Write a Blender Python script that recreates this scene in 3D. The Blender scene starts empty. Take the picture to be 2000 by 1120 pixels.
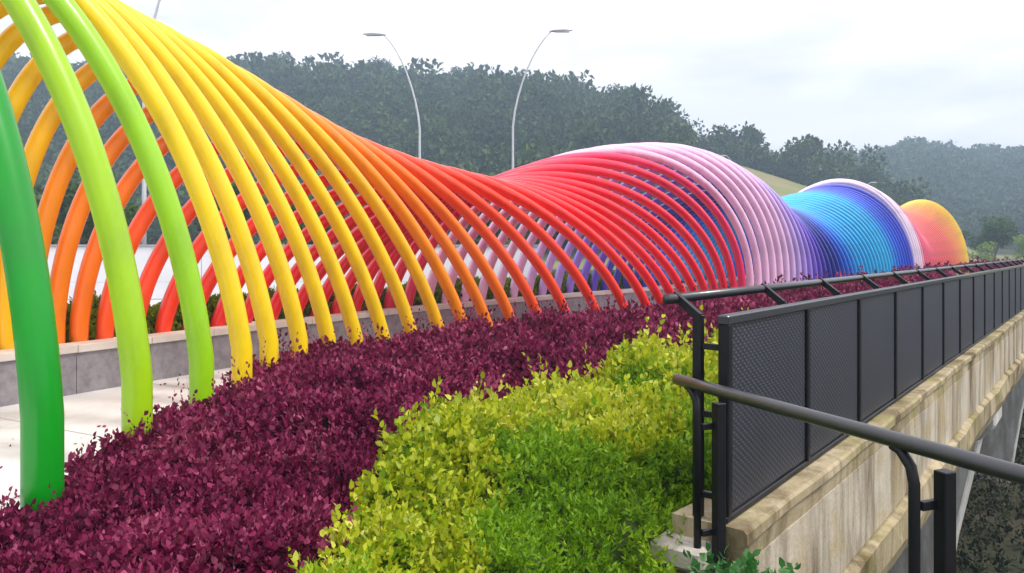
import bpy, bmesh, math, random
import numpy as np
from mathutils import Vector, Matrix
random.seed(7)
rng = np.random.default_rng(11)
SC = bpy.context.scene
COL = SC.collection

# ------------------------------------------------------------------ camera
cam = bpy.data.cameras.new('camera'); camo = bpy.data.objects.new('camera', cam); COL.objects.link(camo)
camo.location = (0, 0, 1.7); camo.rotation_euler = (math.radians(90), 0, 0)
cam.sensor_width = 36; cam.lens = 27.0; cam.shift_y = -0.035
cam.clip_start = 0.05; cam.clip_end = 3000
SC.camera = camo
# ------------------------------------------------------------------ sky
SUN_EL, SUN_AZ = 56.0, 118.0      # azimuth clockwise from +Y
W = bpy.data.worlds.new('World'); SC.world = W; W.use_nodes = True
nt = W.node_tree; nt.nodes.clear()
def N(t, ty, **kw):
    n = t.nodes.new(ty)
    for k, v in kw.items():
        if k in n.inputs: n.inputs[k].default_value = v
        else: setattr(n, k, v)
    return n
wo = N(nt, 'ShaderNodeOutputWorld'); bg = N(nt, 'ShaderNodeBackground')
sky = N(nt, 'ShaderNodeTexSky', sky_type='NISHITA', sun_disc=False)
sky.sun_elevation = math.radians(SUN_EL); sky.sun_rotation = math.radians(SUN_AZ)
sky.air_density = 1.0; sky.dust_density = 2.0
sm = N(nt, 'ShaderNodeMix', data_type='RGBA', blend_type='MULTIPLY'); sm.inputs[0].default_value = 1
sm.inputs[7].default_value = (0.10, 0.10, 0.10, 1)
nt.links.new(sky.outputs[0], sm.inputs[6])
tc = N(nt, 'ShaderNodeTexCoord')
mp = N(nt, 'ShaderNodeMapping'); mp.inputs['Scale'].default_value = (1.3, 1.3, 4.2); mp.inputs['Location'].default_value = (3.1, 1.7, 0.4)
nt.links.new(tc.outputs['Generated'], mp.inputs[0])
cn = N(nt, 'ShaderNodeTexNoise', Scale=1.6, Detail=7.0, Roughness=0.52, Distortion=0.35)
nt.links.new(mp.outputs[0], cn.inputs['Vector'])
cr = N(nt, 'ShaderNodeValToRGB'); cr.color_ramp.elements[0].position = 0.34; cr.color_ramp.elements[1].position = 0.52
cr.color_ramp.elements[0].color = (0.74, 0.74, 0.74, 1); cr.color_ramp.elements[1].color = (1, 1, 1, 1)
nt.links.new(cn.outputs[0], cr.inputs[0])
cn2 = N(nt, 'ShaderNodeTexNoise', Scale=2.9, Detail=6.0, Roughness=0.55)
nt.links.new(mp.outputs[0], cn2.inputs['Vector'])
cc = N(nt, 'ShaderNodeValToRGB'); cc.color_ramp.elements[0].position = 0.36; cc.color_ramp.elements[1].position = 0.58
cc.color_ramp.elements[0].color = (0.66, 0.655, 0.70, 1); cc.color_ramp.elements[1].color = (0.90, 0.865, 0.885, 1)
nt.links.new(cn2.outputs[0], cc.inputs[0])
mx = N(nt, 'ShaderNodeMix', data_type='RGBA')
nt.links.new(cr.outputs[0], mx.inputs[0]); nt.links.new(sm.outputs[2], mx.inputs[6]); nt.links.new(cc.outputs[0], mx.inputs[7])
nt.links.new(mx.outputs[2], bg.inputs[0]); bg.inputs[1].default_value = 1.0
nt.links.new(bg.outputs[0], wo.inputs[0])
# ------------------------------------------------------------------ sun behind thin cloud
sl = bpy.data.lights.new('sun', 'SUN'); sl.energy = 1.5; sl.angle = math.radians(12); sl.color = (1, .96, .9)
so = bpy.data.objects.new('sun', sl); COL.objects.link(so)
e, a = math.radians(SUN_EL), math.radians(SUN_AZ)
sd = Vector((math.cos(e)*math.sin(a), math.cos(e)*math.cos(a), math.sin(e)))
so.rotation_euler = sd.to_track_quat('Z', 'Y').to_euler(); so.location = (5, -5, 30)
SC.view_settings.view_transform = 'Standard'; SC.view_settings.look = 'None'
SC.view_settings.exposure = 0.98; SC.view_settings.gamma = 1.0
SC.cycles.max_bounces = 6; SC.cycles.volume_bounces = 0
try: SC.cycles.use_denoising = True
except Exception: pass

# ------------------------------------------------------------------ materials
def lin(c):
    return tuple((x/12.92 if x <= .04045 else ((x+.055)/1.055)**2.4) for x in c)
def mat(name, color, rough=.6, metal=0.0, spec=.5, coat=0.0):
    m = bpy.data.materials.new(name); m.use_nodes = True
    b = m.node_tree.nodes['Principled BSDF']
    b.inputs['Base Color'].default_value = (*color, 1); b.inputs['Roughness'].default_value = rough
    b.inputs['Metallic'].default_value = metal; b.inputs['Specular IOR Level'].default_value = spec
    b.inputs['Coat Weight'].default_value = coat
    return m
def noisy(name, cols, scale=4.0, detail=6.0, rough=.7, bump=0.0, bscale=None, stretch=(1, 1, 1), spec=.4, pos=(.3, .7), coat=0.0, roughv=0.0):
    """cols: 2..4 base colours blended by noise in object space."""
    m = mat(name, cols[0], rough, 0, spec, coat); t = m.node_tree; b = t.nodes['Principled BSDF']
    tc = N(t, 'ShaderNodeTexCoord'); mp = N(t, 'ShaderNodeMapping'); mp.inputs['Scale'].default_value = stretch
    t.links.new(tc.outputs['Object'], mp.inputs[0])
    n = N(t, 'ShaderNodeTexNoise', Scale=scale, Detail=detail, Roughness=.62); t.links.new(mp.outputs[0], n.inputs['Vector'])
    r = N(t, 'ShaderNodeValToRGB'); el = r.color_ramp.elements
    k = len(cols)
    while len(el) < k: el.new(.5)
    for i, c in enumerate(cols):
        el[i].position = pos[0]+(pos[1]-pos[0])*i/(k-1); el[i].color = (*c, 1)
    t.links.new(n.outputs[0], r.inputs[0]); t.links.new(r.outputs[0], b.inputs['Base Color'])
    if bump:
        n2 = N(t, 'ShaderNodeTexNoise', Scale=bscale or scale*6, Detail=5.0); t.links.new(mp.outputs[0], n2.inputs['Vector'])
        bp = N(t, 'ShaderNodeBump', Strength=bump, Distance=.02); t.links.new(n2.outputs[0], bp.inputs['Height'])
        t.links.new(bp.outputs[0], b.inputs['Normal'])
    if roughv:
        mr = N(t, 'ShaderNodeMapRange'); mr.inputs['To Min'].default_value = rough-roughv; mr.inputs['To Max'].default_value = rough+roughv
        t.links.new(n.outputs[0], mr.inputs[0]); t.links.new(mr.outputs[0], b.inputs['Roughness'])
    return m
def leafmat(name, cols, transl=.3, rough=.5, spec=.4, nscale=1.2):
    """leaf colours spread per leaf (random per island) plus a slow noise from plant to plant."""
    m = mat(name, cols[0], rough, 0, spec); t = m.node_tree; b = t.nodes['Principled BSDF']
    g = N(t, 'ShaderNodeNewGeometry'); tc = N(t, 'ShaderNodeTexCoord')
    n = N(t, 'ShaderNodeTexNoise', Scale=nscale, Detail=4.0); t.links.new(tc.outputs['Object'], n.inputs['Vector'])
    s = N(t, 'ShaderNodeMath', operation='MULTIPLY'); s.inputs[1].default_value = .62; t.links.new(g.outputs['Random Per Island'], s.inputs[0])
    s2 = N(t, 'ShaderNodeMath', operation='MULTIPLY_ADD'); s2.inputs[1].default_value = 1.1; s2.inputs[2].default_value = -.35
    t.links.new(n.outputs[0], s2.inputs[0])
    s3 = N(t, 'ShaderNodeMath', operation='ADD', use_clamp=True); t.links.new(s.outputs[0], s3.inputs[0]); t.links.new(s2.outputs[0], s3.inputs[1])
    r = N(t, 'ShaderNodeValToRGB'); el = r.color_ramp.elements; k = len(cols)
    while len(el) < k: el.new(.5)
    for i, c in enumerate(cols): el[i].position = i/(k-1); el[i].color = (*c, 1)
    t.links.new(s3.outputs[0], r.inputs[0]); t.links.new(r.outputs[0], b.inputs['Base Color'])
    if transl:
        tr = N(t, 'ShaderNodeBsdfTranslucent'); t.links.new(r.outputs[0], tr.inputs[0])
        ms = N(t, 'ShaderNodeMixShader'); ms.inputs[0].default_value = transl
        out = t.nodes['Material Output']
        t.links.new(b.outputs[0], ms.inputs[1]); t.links.new(tr.outputs[0], ms.inputs[2]); t.links.new(ms.outputs[0], out.inputs[0])
    return m
M = {}
M['path'] = noisy('path_concrete', [(.50, .485, .465), (.66, .65, .635), (.74, .73, .72), (.64, .63, .61)], 1.1, 10, .75, .2, 40, roughv=.06)
M['wallstone'] = noisy('planter_granite', [(.19, .17, .19), (.27, .245, .265), (.33, .30, .32)], 9, 8, .7, .2, 60)
M['coping'] = noisy('coping_stone', [(.62, .54, .48), (.74, .67, .61)], 3, 6, .65, .1, 50)
M['soil'] = noisy('soil', [(.045, .032, .022), (.09, .065, .045)], 8, 6, .95, .5, 40)
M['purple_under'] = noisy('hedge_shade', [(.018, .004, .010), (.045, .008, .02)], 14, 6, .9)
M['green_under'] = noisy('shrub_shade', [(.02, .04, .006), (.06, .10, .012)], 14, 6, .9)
M['purple'] = leafmat('purple_leaf', [(.035, .003, .010), (.13, .007, .038), (.29, .022, .095), (.52, .13, .22)], .25, .5, .22, 1.6)
M['lime'] = leafmat('golden_green_leaf', [(.08, .18, .006), (.34, .43, .008), (.58, .62, .020), (.76, .75, .16)], .35, .45, .4, .9)
M['fern'] = leafmat('feathery_green_leaf', [(.04, .13, .005), (.14, .31, .006), (.27, .46, .010), (.44, .56, .03)], .35, .5, .35, 1.1)
M['planter_leaf'] = leafmat('planter_leaf', [(.06, .12, .006), (.19, .27, .01), (.38, .42, .02)], .3, .5, .3, 1.5)
M['teal_leaf'] = leafmat('bluish_leaf', [(.02, .11, .025), (.07, .25, .05), (.22, .42, .16)], .3, .5, .4, 3)
M['forest'] = leafmat('forest_leaf', [(.012, .03, .012), (.035, .07, .020), (.075, .12, .032), (.13, .18, .05)], .15, .6, .2, .11)
M['tree_leaf'] = leafmat('tree_leaf', [(.02, .055, .008), (.06, .12, .012), (.13, .20, .025)], .25, .5, .3, .3)
M['light_leaf'] = leafmat('light_leaf', [(.10, .18, .02), (.24, .34, .05), (.40, .48, .12)], .3, .5, .3, .4)
M['shade_leaf'] = leafmat('shaded_undergrowth_leaf', [(.008, .014, .005), (.016, .026, .008), (.035, .048, .014), (.07, .07, .025)], .1, .6, .2, .5)  # gully shade under the bridge painted into the leaves as near-black greens
M['bark'] = noisy('bark', [(.10, .08, .06), (.22, .19, .16)], 6, 6, .9, .4, 20)
M['darktwig'] = noisy('dark_twig', [(.035, .015, .015), (.07, .03, .03)], 6, 4, .9)
M['palebark'] = noisy('pale_bark', [(.30, .28, .25), (.48, .46, .42)], 3, 6, .9, .3, 12)
M['black'] = noisy('black_steel', [(.006, .006, .008), (.012, .012, .015)], 5, 5, .42, .03, 90, spec=.3, roughv=.08)
M['railtop'] = noisy('handrail_paint', [(.014, .014, .018), (.024, .024, .030)], 4, 5, .36, 0, spec=.8, coat=.25, roughv=.05)
M['panel'] = noisy('charcoal_panel', [(.034, .037, .050), (.050, .054, .072)], 1.2, 6, .45, .03, 120, spec=.5, roughv=.07)
def ribbed(m, sc):
    t = m.node_tree; b = t.nodes['Principled BSDF']; tc = N(t, 'ShaderNodeTexCoord'); outs = []
    for rot in (.785, -.785):
        mp = N(t, 'ShaderNodeMapping'); mp.inputs['Rotation'].default_value = (0, rot, 0); t.links.new(tc.outputs['Object'], mp.inputs[0])
        w = N(t, 'ShaderNodeTexWave', Scale=sc, Distortion=.0); w.bands_direction = 'X'; t.links.new(mp.outputs[0], w.inputs['Vector']); outs.append(w.outputs['Fac'])
    mu = N(t, 'ShaderNodeMath', operation='MULTIPLY'); t.links.new(outs[0], mu.inputs[0]); t.links.new(outs[1], mu.inputs[1])
    bp = N(t, 'ShaderNodeBump', Strength=.55, Distance=.004); t.links.new(mu.outputs[0], bp.inputs['Height']); t.links.new(bp.outputs[0], b.inputs['Normal'])
    old = b.inputs['Base Color'].links[0].from_socket; k = N(t, 'ShaderNodeMix', data_type='RGBA', blend_type='MULTIPLY'); k.inputs[0].default_value = 1
    r = N(t, 'ShaderNodeMapRange'); r.inputs['To Min'].default_value = .55; r.inputs['To Max'].default_value = 1.35; t.links.new(mu.outputs[0], r.inputs[0])
    t.links.new(old, k.inputs[6]); t.links.new(r.outputs[0], k.inputs[7]); t.links.new(k.outputs[2], b.inputs['Base Color'])
ribbed(M['panel'], 14.0)
M['whitewall'] = noisy('white_render', [(.66, .66, .68), (.78, .78, .80)], .8, 7, .8, .05, 30)
M['greycap'] = noisy('grey_cap', [(.27, .27, .28), (.36, .36, .37)], 3, 5, .7)
M['galv'] = noisy('galvanised_steel', [(.55, .56, .58), (.68, .69, .71)], 2, 5, .45, 0)
M['lens'] = mat('lamp_glass', (.75, .77, .8), .2)
M['footing'] = noisy('footing_concrete', [(.40, .35, .30), (.60, .54, .47)], 9, 7, .85, .3, 50)

def streaked(name, base, dark, moss, rough=.85):
    """weathered concrete: blotches, run-down streaks (narrow along the wall, long in z), moss patches."""
    m = mat(name, base[0], rough, 0, .3); t = m.node_tree; b = t.nodes['Principled BSDF']
    tc = N(t, 'ShaderNodeTexCoord')
    def nz(sc, stretch, lo, hi, det=6):
        mp = N(t, 'ShaderNodeMapping'); mp.inputs['Scale'].default_value = stretch; t.links.new(tc.outputs['Object'], mp.inputs[0])
        n = N(t, 'ShaderNodeTexNoise', Scale=sc, Detail=det, Roughness=.65); t.links.new(mp.outputs[0], n.inputs['Vector'])
        mr = N(t, 'ShaderNodeMapRange'); mr.inputs[1].default_value = lo; mr.inputs[2].default_value = hi; t.links.new(n.outputs[0], mr.inputs[0])
        return mr.outputs[0]
    def mixc(f, c1, c2):
        k = N(t, 'ShaderNodeMix', data_type='RGBA')
        t.links.new(f, k.inputs[0])
        for v, i in ((c1, 6), (c2, 7)):
            if isinstance(v, tuple): k.inputs[i].default_value = (*v, 1)
            else: t.links.new(v, k.inputs[i])
        return k.outputs[2]
    c = mixc(nz(2.2, (1, 1, 1), .3, .7), base[0], base[1])
    c = mixc(nz(1.9, (1.3, 1.3, .34), .46, .64, 9), c, dark)
    c = mixc(nz(4.5, (2.4, 2.4, .16), .48, .72, 9), c, tuple(x*.62 for x in base[0]))
    c = mixc(nz(1.7, (1, 1, 1.2), .50, .72, 10), c, moss)
    t.links.new(c, b.inputs['Base Color'])
    n2 = N(t, 'ShaderNodeTexNoise', Scale=35.0, Detail=6.0); t.links.new(tc.outputs['Object'], n2.inputs['Vector'])
    bp = N(t, 'ShaderNodeBump', Strength=.3, Distance=.02); t.links.new(n2.outputs[0], bp.inputs['Height']); t.links.new(bp.outputs[0], b.inputs['Normal'])
    return m
M['fascia'] = streaked('stained_concrete', ((.47, .40, .29), (.62, .56, .45)), (.17, .12, .07), (.40, .30, .13))
M['ledge'] = streaked('mossy_concrete', ((.40, .32, .19), (.54, .45, .30)), (.11, .075, .03), (.24, .22, .05))
M['pier'] = streaked('pier_concrete', ((.62, .60, .56), (.72, .71, .68)), (.36, .33, .29), (.50, .47, .41))

# ------------------------------------------------------------------ helpers
def link(o, parent=None):
    COL.objects.link(o)
    if parent: o.parent = parent
    return o
def tag(o, label=None, cat=None, group=None, kind=None):
    if label: o['label'] = label
    if cat: o['category'] = cat
    if group: o['group'] = group
    if kind: o['kind'] = kind
    return o
def empty(name, loc=(0, 0, 0), rz=0):
    o = bpy.data.objects.new(name, None); o.empty_display_size = .2; COL.objects.link(o); o.location = loc; o.rotation_euler = (0, 0, rz); return o
def obj(name, me, m, parent=None, smooth=False):
    o = bpy.data.objects.new(name, me); link(o, parent)
    if m: me.materials.append(m)
    if smooth:
        for p in me.polygons: p.use_smooth = True
    return o
def pyd(name, v, f, m, parent=None, smooth=False):
    me = bpy.data.meshes.new(name); me.from_pydata([tuple(x) for x in v], [], f); me.update()
    return obj(name, me, m, parent, smooth)
def npmesh(name, V, nper, m, parent=None, smooth=False):
    """V: (n*nper,3) array, consecutive nper-gons."""
    V = np.ascontiguousarray(V, dtype=np.float32); n = len(V)
    me = bpy.data.meshes.new(name); me.vertices.add(n); me.vertices.foreach_set('co', V.ravel())
    me.loops.add(n); me.loops.foreach_set('vertex_index', np.arange(n, dtype=np.int32))
    me.polygons.add(n//nper); me.polygons.foreach_set('loop_start', np.arange(0, n, nper, dtype=np.int32))
    me.update(calc_edges=True); me.validate()
    return obj(name, me, m, parent, smooth)
def grid(name, P, m, parent=None, smooth=True):
    """P: (nu,nv,3) array -> quad sheet."""
    P = np.asarray(P, dtype=np.float32); nu, nv = P.shape[:2]
    idx = np.arange(nu*nv).reshape(nu, nv)
    q = np.stack([idx[:-1, :-1], idx[1:, :-1], idx[1:, 1:], idx[:-1, 1:]], -1).reshape(-1, 4)
    me = bpy.data.meshes.new(name); me.vertices.add(nu*nv); me.vertices.foreach_set('co', P.ravel())
    me.loops.add(q.size); me.loops.foreach_set('vertex_index', q.ravel().astype(np.int32))
    me.polygons.add(len(q)); me.polygons.foreach_set('loop_start', np.arange(0, q.size, 4, dtype=np.int32))
    me.update(calc_edges=True)
    return obj(name, me, m, parent, smooth)
def tube(P, R, n=14, cap=True):
    """vertices and faces of a tube swept along P (list of points); R a radius or list."""
    P = [Vector(p) for p in P]; k = len(P); R = R if isinstance(R, (list, tuple)) else [R]*k
    V, F = [], []; T0 = (P[1]-P[0]).normalized()
    ref = Vector((0, 0, 1)) if abs(T0.z) < .9 else Vector((1, 0, 0))
    nrm = T0.cross(ref).normalized()
    for i in range(k):
        T = (P[min(i+1, k-1)]-P[max(i-1, 0)]).normalized()
        nrm = (nrm - T*nrm.dot(T)).normalized(); bn = T.cross(nrm)
        for j in range(n):
            a = 2*math.pi*j/n; V.append(P[i]+(nrm*math.cos(a)+bn*math.sin(a))*R[i])
    for i in range(k-1):
        for j in range(n):
            j2 = (j+1) % n; F.append((i*n+j, i*n+j2, (i+1)*n+j2, (i+1)*n+j))
    if cap: F.append(tuple(range(n))[::-1]); F.append(tuple((k-1)*n+j for j in range(n)))
    return V, F
def tubeobj(name, P, R, m, parent=None, n=14): return pyd(name, *tube(P, R, n), m, parent, True)
def box_vf(c, ux, uy, uz):
    """box with centre c and half-axis vectors"""
    c, ux, uy, uz = (Vector(x) for x in (c, ux, uy, uz))
    V = [c+ux*a+uy*b+uz*d for a, b, d in ((-1, -1, -1), (1, -1, -1), (1, 1, -1), (-1, 1, -1), (-1, -1, 1), (1, -1, 1), (1, 1, 1), (-1, 1, 1))]
    return V, [(0, 3, 2, 1), (4, 5, 6, 7), (0, 1, 5, 4), (1, 2, 6, 5), (2, 3, 7, 6), (3, 0, 4, 7)]
def bbox(name, c, ux, uy, uz, m, parent=None, bev=.006):
    V, F = box_vf(c, ux, uy, uz); bm = bmesh.new(); vs = [bm.verts.new(v) for v in V]
    for f in F: bm.faces.new([vs[i] for i in f])
    bmesh.ops.recalc_face_normals(bm, faces=bm.faces)
    if bev: bmesh.ops.bevel(bm, geom=bm.edges[:], offset=bev, segments=1, affect='EDGES')
    me = bpy.data.meshes.new(name); bm.to_mesh(me); bm.free()
    return obj(name, me, m, parent)
def interp(tab, k):
    n = len(tab)
    if k <= tab[0][0]: i = 0
    elif k >= tab[-1][0]: i = n-2
    else: i = max(j for j in range(n-1) if tab[j][0] <= k)
    k0, k1 = tab[i][0], tab[i+1][0]; t = (k-k0)/(k1-k0); out = []
    for c in range(1, len(tab[0])):
        def slope(j):
            if j <= 0: return (tab[1][c]-tab[0][c])/(tab[1][0]-tab[0][0])
            if j >= n-1: return (tab[-1][c]-tab[-2][c])/(tab[-1][0]-tab[-2][0])
            a = (tab[j][c]-tab[j-1][c])/(tab[j][0]-tab[j-1][0]); b = (tab[j+1][c]-tab[j][c])/(tab[j+1][0]-tab[j][0])
            return 0 if a*b <= 0 else 2*a*b/(a+b)
        p0, p1 = tab[i][c], tab[i+1][c]; m0, m1 = slope(i)*(k1-k0), slope(i+1)*(k1-k0)
        if t < 0: v = p0+m0*t
        elif t > 1: v = p1+m1*(t-1)
        else: v = (2*t**3-3*t*t+1)*p0+(t**3-2*t*t+t)*m0+(-2*t**3+3*t*t)*p1+(t**3-t*t)*m1
        out.append(v)
    return out
def offset2(P, d):
    """offset a 2-D polyline to its left by d"""
    P = np.asarray(P, float); T = np.gradient(P, axis=0); T /= np.linalg.norm(T, axis=1)[:, None]
    return P + d*np.stack([-T[:, 1], T[:, 0]], 1)
def resample(P, step):
    P = np.asarray(P, float); s = np.r_[0, np.cumsum(np.linalg.norm(np.diff(P, axis=0), axis=1))]
    q = np.linspace(0, s[-1], max(2, int(round(s[-1]/step))+1))
    return np.stack([np.interp(q, s, P[:, i]) for i in range(2)], 1)
def vnoise(x, y, seed=0, sc=1.0):
    """smooth value noise on arrays"""
    x = np.asarray(x, float)*sc; y = np.asarray(y, float)*sc
    xi = np.floor(x).astype(np.int64); yi = np.floor(y).astype(np.int64); fx = x-xi; fy = y-yi
    fx = fx*fx*(3-2*fx); fy = fy*fy*(3-2*fy)
    def h(a, b):
        v = np.sin(a*127.1+b*311.7+seed*74.7)*43758.5453; return v-np.floor(v)
    return (h(xi, yi)*(1-fx)+h(xi+1, yi)*fx)*(1-fy)+(h(xi, yi+1)*(1-fx)+h(xi+1, yi+1)*fx)*fy
def sstep(a, b, x):
    t = np.clip((np.asarray(x, float)-a)/(b-a), 0, 1); return t*t*(3-2*t)

# ------------------------------------------------------------------ plan of the place (metres; path level z = 0)
# arch feet along the hedge side (RF) and along the planter side (LF), crown height, leg height and lean
RF = [(0, -2.69, 4.4), (1, -2.88, 5.9), (2, -2.91, 7.2), (3, -2.92, 8.3), (4, -2.91, 9.2), (5, -2.77, 10.0), (6, -2.59, 10.8), (8, -2.02, 12.1), (10, -1.22, 13.3), (13, 0.08, 15.0), (15, 1.24, 16.2), (18, 3.26, 18.0), (26, 6.2, 21.5), (100, 34.31, 57.89)]
LF = [(0, -7.3, 5.6), (5, -6.55, 7.35), (10, -5.75, 8.85), (13, -5.36, 9.60), (14, -5.21, 9.89), (15, -5.02, 10.25), (16, -4.83, 10.62), (17, -4.63, 11.00), (18, -4.42, 11.43), (20, -3.95, 12.3), (22, -3.45, 13.25), (24, -2.95, 14.15), (26, -2.45, 15.0), (30, -1.1, 16.95), (34, .35, 18.95), (38, 1.85, 20.9), (44, 4.0, 23.6), (70, 12.8, 38.3), (100, 25.9, 54.9)]
HT = [(0, 4.75), (4, 4.8), (8, 4.6), (11, 4.12), (14, 3.55), (17, 3.17), (20, 3.02), (23, 3.22), (26, 3.8), (29, 4.35), (32.5, 4.6), (35.5, 4.42), (41, 3.5), (47, 3.3), (58, 4.2), (65, 4.75), (68, 5.3), (71, 5.2), (79, 3.7), (91, 4.3), (100, 5.35)]
ST = [(0, .75), (4, .6), (8, .3), (13, .0), (20, .0), (28, .3), (100, .3)]
PW = [(0, 0.), (5, .1), (13, .25), (20, .25), (28, 0.), (100, 0.)]
SH = [(0, .07), (2, .11), (5, .19), (8, .28), (13, .33), (17, .28), (20, .20), (23, .08), (27, -.10), (31, -.17), (36, -.14), (44, 0.), (100, 0.)]
NARCH = 101
UD = Vector((.611, .791, 0)); RN = Vector((.791, -.611, 0)); P0 = Vector((.82, 3.5, 0))   # bridge edge: direction, outward normal, first post
def rail(a, r, z): return P0+UD*a+RN*r+Vector((0, 0, z))
RC = [(-1.5, -3.0), (-2.1, .5), (-2.45, 2.6)]+[tuple(interp(RF, k)) for k in np.arange(0, 100.1, .5)]+[(46.5, 73.7)]
WC = [(-9.9, -3.0), (-8.9, .8)]+[tuple(interp(LF, k)) for k in np.arange(0, 100.1, .5)]+[(38.1, 70.7)]
WF = offset2(resample(WC, .4), -.40)      # front face line of the planter wall
RCr = resample(RC, .4)

# ------------------------------------------------------------------ ground, bridge deck, path
GX = np.concatenate([np.linspace(-600, -60, 28), np.linspace(-56, 60, 88), np.linspace(64, 600, 28)])
GY = np.concatenate([np.linspace(-600, -30, 20), np.linspace(-26, 110, 104), np.linspace(115, 600, 26)])
X, Y = np.meshgrid(GX, GY, indexing='ij')
along = (X-P0.x)*UD.x+(Y-P0.y)*UD.y; right = (X-P0.x)*RN.x+(Y-P0.y)*RN.y
g1 = sstep(-10.5, -7.5, right)*sstep(.2, 3.2, along)*(1-sstep(75, 95, along))   # gully under the bridge
s2 = X-(.95+(3.5-Y)*.30)
g2 = sstep(.0, 2.0, s2)*(1-sstep(14, 30, right))
g = np.maximum(g1*(1-sstep(14, 30, right)), np.where(along < 3.2, g2, 0))
Z = -.12 - 5.2*g + .25*(vnoise(X, Y, 3, .35)-.5)*g
gm = noisy('ground_mixed', [(.025, .028, .012), (.04, .042, .018), (.075, .058, .032), (.035, .04, .014)], .25, 8, .95, .3, 5)
gnd = grid('ground', np.stack([X, Y, Z], -1), gm); tag(gnd, kind='structure')
# pale paved yard behind the planter
yard_m = noisy('yard_concrete', [(.52, .51, .50), (.64, .63, .62)], .7, 8, .8, .1, 20)
Lo = offset2(resample(WC, .8), 1.3); n_ = len(Lo)
Yd = np.stack([np.c_[Lo, np.full(n_, -.03)], np.c_[Lo[:, 0]-26-.0*Lo[:, 1], Lo[:, 1]+6, np.full(n_, -.03)]], 1)
tag(grid('paved_yard', Yd[:int(n_*.36)], yard_m, None, False), kind='structure')
# deck slab
def strip(A, B, z, th=0, name='strip', m=None):
    n = min(len(A), len(B)); P = np.stack([np.c_[A[:n], np.full(n, z)], np.c_[B[:n], np.full(n, z)]], 1)
    return grid(name, P, m, None, False)
def match(A, B):
    """for each point of A the nearest point of B, monotone"""
    out = []; j = 0
    for p in A:
        while j+1 < len(B) and np.linalg.norm(B[j+1]-p) <= np.linalg.norm(B[j]-p): j += 1
        out.append(B[j])
    return np.array(out)
Rin = offset2(RCr, -.10); Wm = match(Rin, resample(WF, .02))
path = strip(Rin, Wm, 0.0, name='path', m=M['path']); tag(path, kind='structure')
jm = noisy('joint_filler', [(.33, .32, .31), (.42, .41, .40)], 20, 4, .9)
for i in range(6, len(Rin)-1, 6):     # narrow construction joints across the path
    if Rin[i][1] > 40: break
    a_, b_ = Rin[i], Wm[i]; t_ = (Rin[i+1]-Rin[i]); t_ = t_/np.linalg.norm(t_)*.006
    pyd('path_joint', [(*(a_-t_), .003), (*(a_+t_), .003), (*(b_+t_), .003), (*(b_-t_), .003)], [(0, 1, 2, 3)], jm, path)
dk = []
for a_ in (1.6, 84):
    dk += [rail(a_, .1, -.06), rail(a_, -9.5, -.06), rail(a_, -9.5, -.62), rail(a_, .1, -.62)]
deck = pyd('bridge_deck', dk, [(0, 1, 5, 4), (1, 2, 6, 5), (2, 3, 7, 6), (3, 0, 4, 7), (0, 3, 2, 1), (4, 5, 6, 7)], M['pier']); tag(deck, kind='structure')

# ------------------------------------------------------------------ planter wall with coping stones
wall = empty('planter_wall', (*WF[40], 0))
tag(wall, 'low curved grey granite planter wall with cream coping along the path', 'wall')
def wp(P2, z): return Vector((P2[0], P2[1], z))
def curved_block(name, A, B, z0, z1, m, parent, origin, gap=.004, sub=3):
    """block between front line A and back line B (2-D polylines with equal counts)"""
    V, F = [], []; n = len(A)
    for i in range(n):
        V += [wp(A[i], z0)-origin, wp(B[i], z0)-origin, wp(B[i], z1)-origin, wp(A[i], z1)-origin]
    for i in range(n-1):
        a_, b_ = i*4, i*4+4
        for j in range(4): F.append((a_+j, a_+(j+1) % 4, b_+(j+1) % 4, b_+j))
    F += [(3, 2, 1, 0), tuple((n-1)*4+j for j in range(4))]
    bm = bmesh.new(); vs = [bm.verts.new(v) for v in V]
    for f in F: bm.faces.new([vs[q] for q in f])
    bmesh.ops.recalc_face_normals(bm, faces=bm.faces)
    ed = [e_ for e_ in bm.edges if len(e_.link_faces) == 2 and e_.calc_face_angle(0) > .6]
    bmesh.ops.bevel(bm, geom=ed, offset=gap, segments=1, affect='EDGES')
    me = bpy.data.meshes.new(name); bm.to_mesh(me); bm.free()
    return obj(name, me, m, parent)
WFf = resample(WF, .1); o_ = Vector((*WF[40], 0))
WB = offset2(WFf, .26); WCo0 = offset2(WFf, -.035); WCo1 = offset2(WFf, .30)
core0 = offset2(WFf, .012); L_ = 10
npiece = 0
curved_block('wall_core', core0[::4], WB[::4], -.1, .49, M['wallstone'], wall, o_)
i = 30
while i+L_ < len(WFf) and WFf[i][1] < 66:
    near = WFf[i][1] < 30; st = 10 if near else 20
    if i+st >= len(WFf): break
    j = i+st
    ins = .004
    seg = slice(i, j+1, 5)
    A, B = WFf[seg].copy(), core0[seg].copy()
    t_ = (A[1]-A[0])/np.linalg.norm(A[1]-A[0])*.004; A[0] += t_; B[0] += t_; A[-1] -= t_; B[-1] -= t_
    curved_block('facing_panel', A, B+ (B-A)*.5, -.05, .488, M['wallstone'], wall, o_, .003)
    A, B = WCo0[seg].copy(), WCo1[seg].copy(); A[0] += t_; B[0] += t_; A[-1] -= t_; B[-1] -= t_
    dz = random.uniform(-.003, .003)
    curved_block('coping_stone', A, B, .493+dz, .585+dz, M['coping'], wall, o_, .006)
    i = j
# soil in the planter
PBk = offset2(WFf, 1.25)
so_ = grid('planter_soil', np.stack([np.c_[WCo1[::4], np.full(len(WFf[::4]), .42)], np.c_[PBk[::4], np.full(len(WFf[::4]), .42)], np.c_[PBk[::4], np.full(len(WFf[::4]), -.1)]], 1), M['soil'], None, False)
tag(so_, kind='structure')

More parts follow.
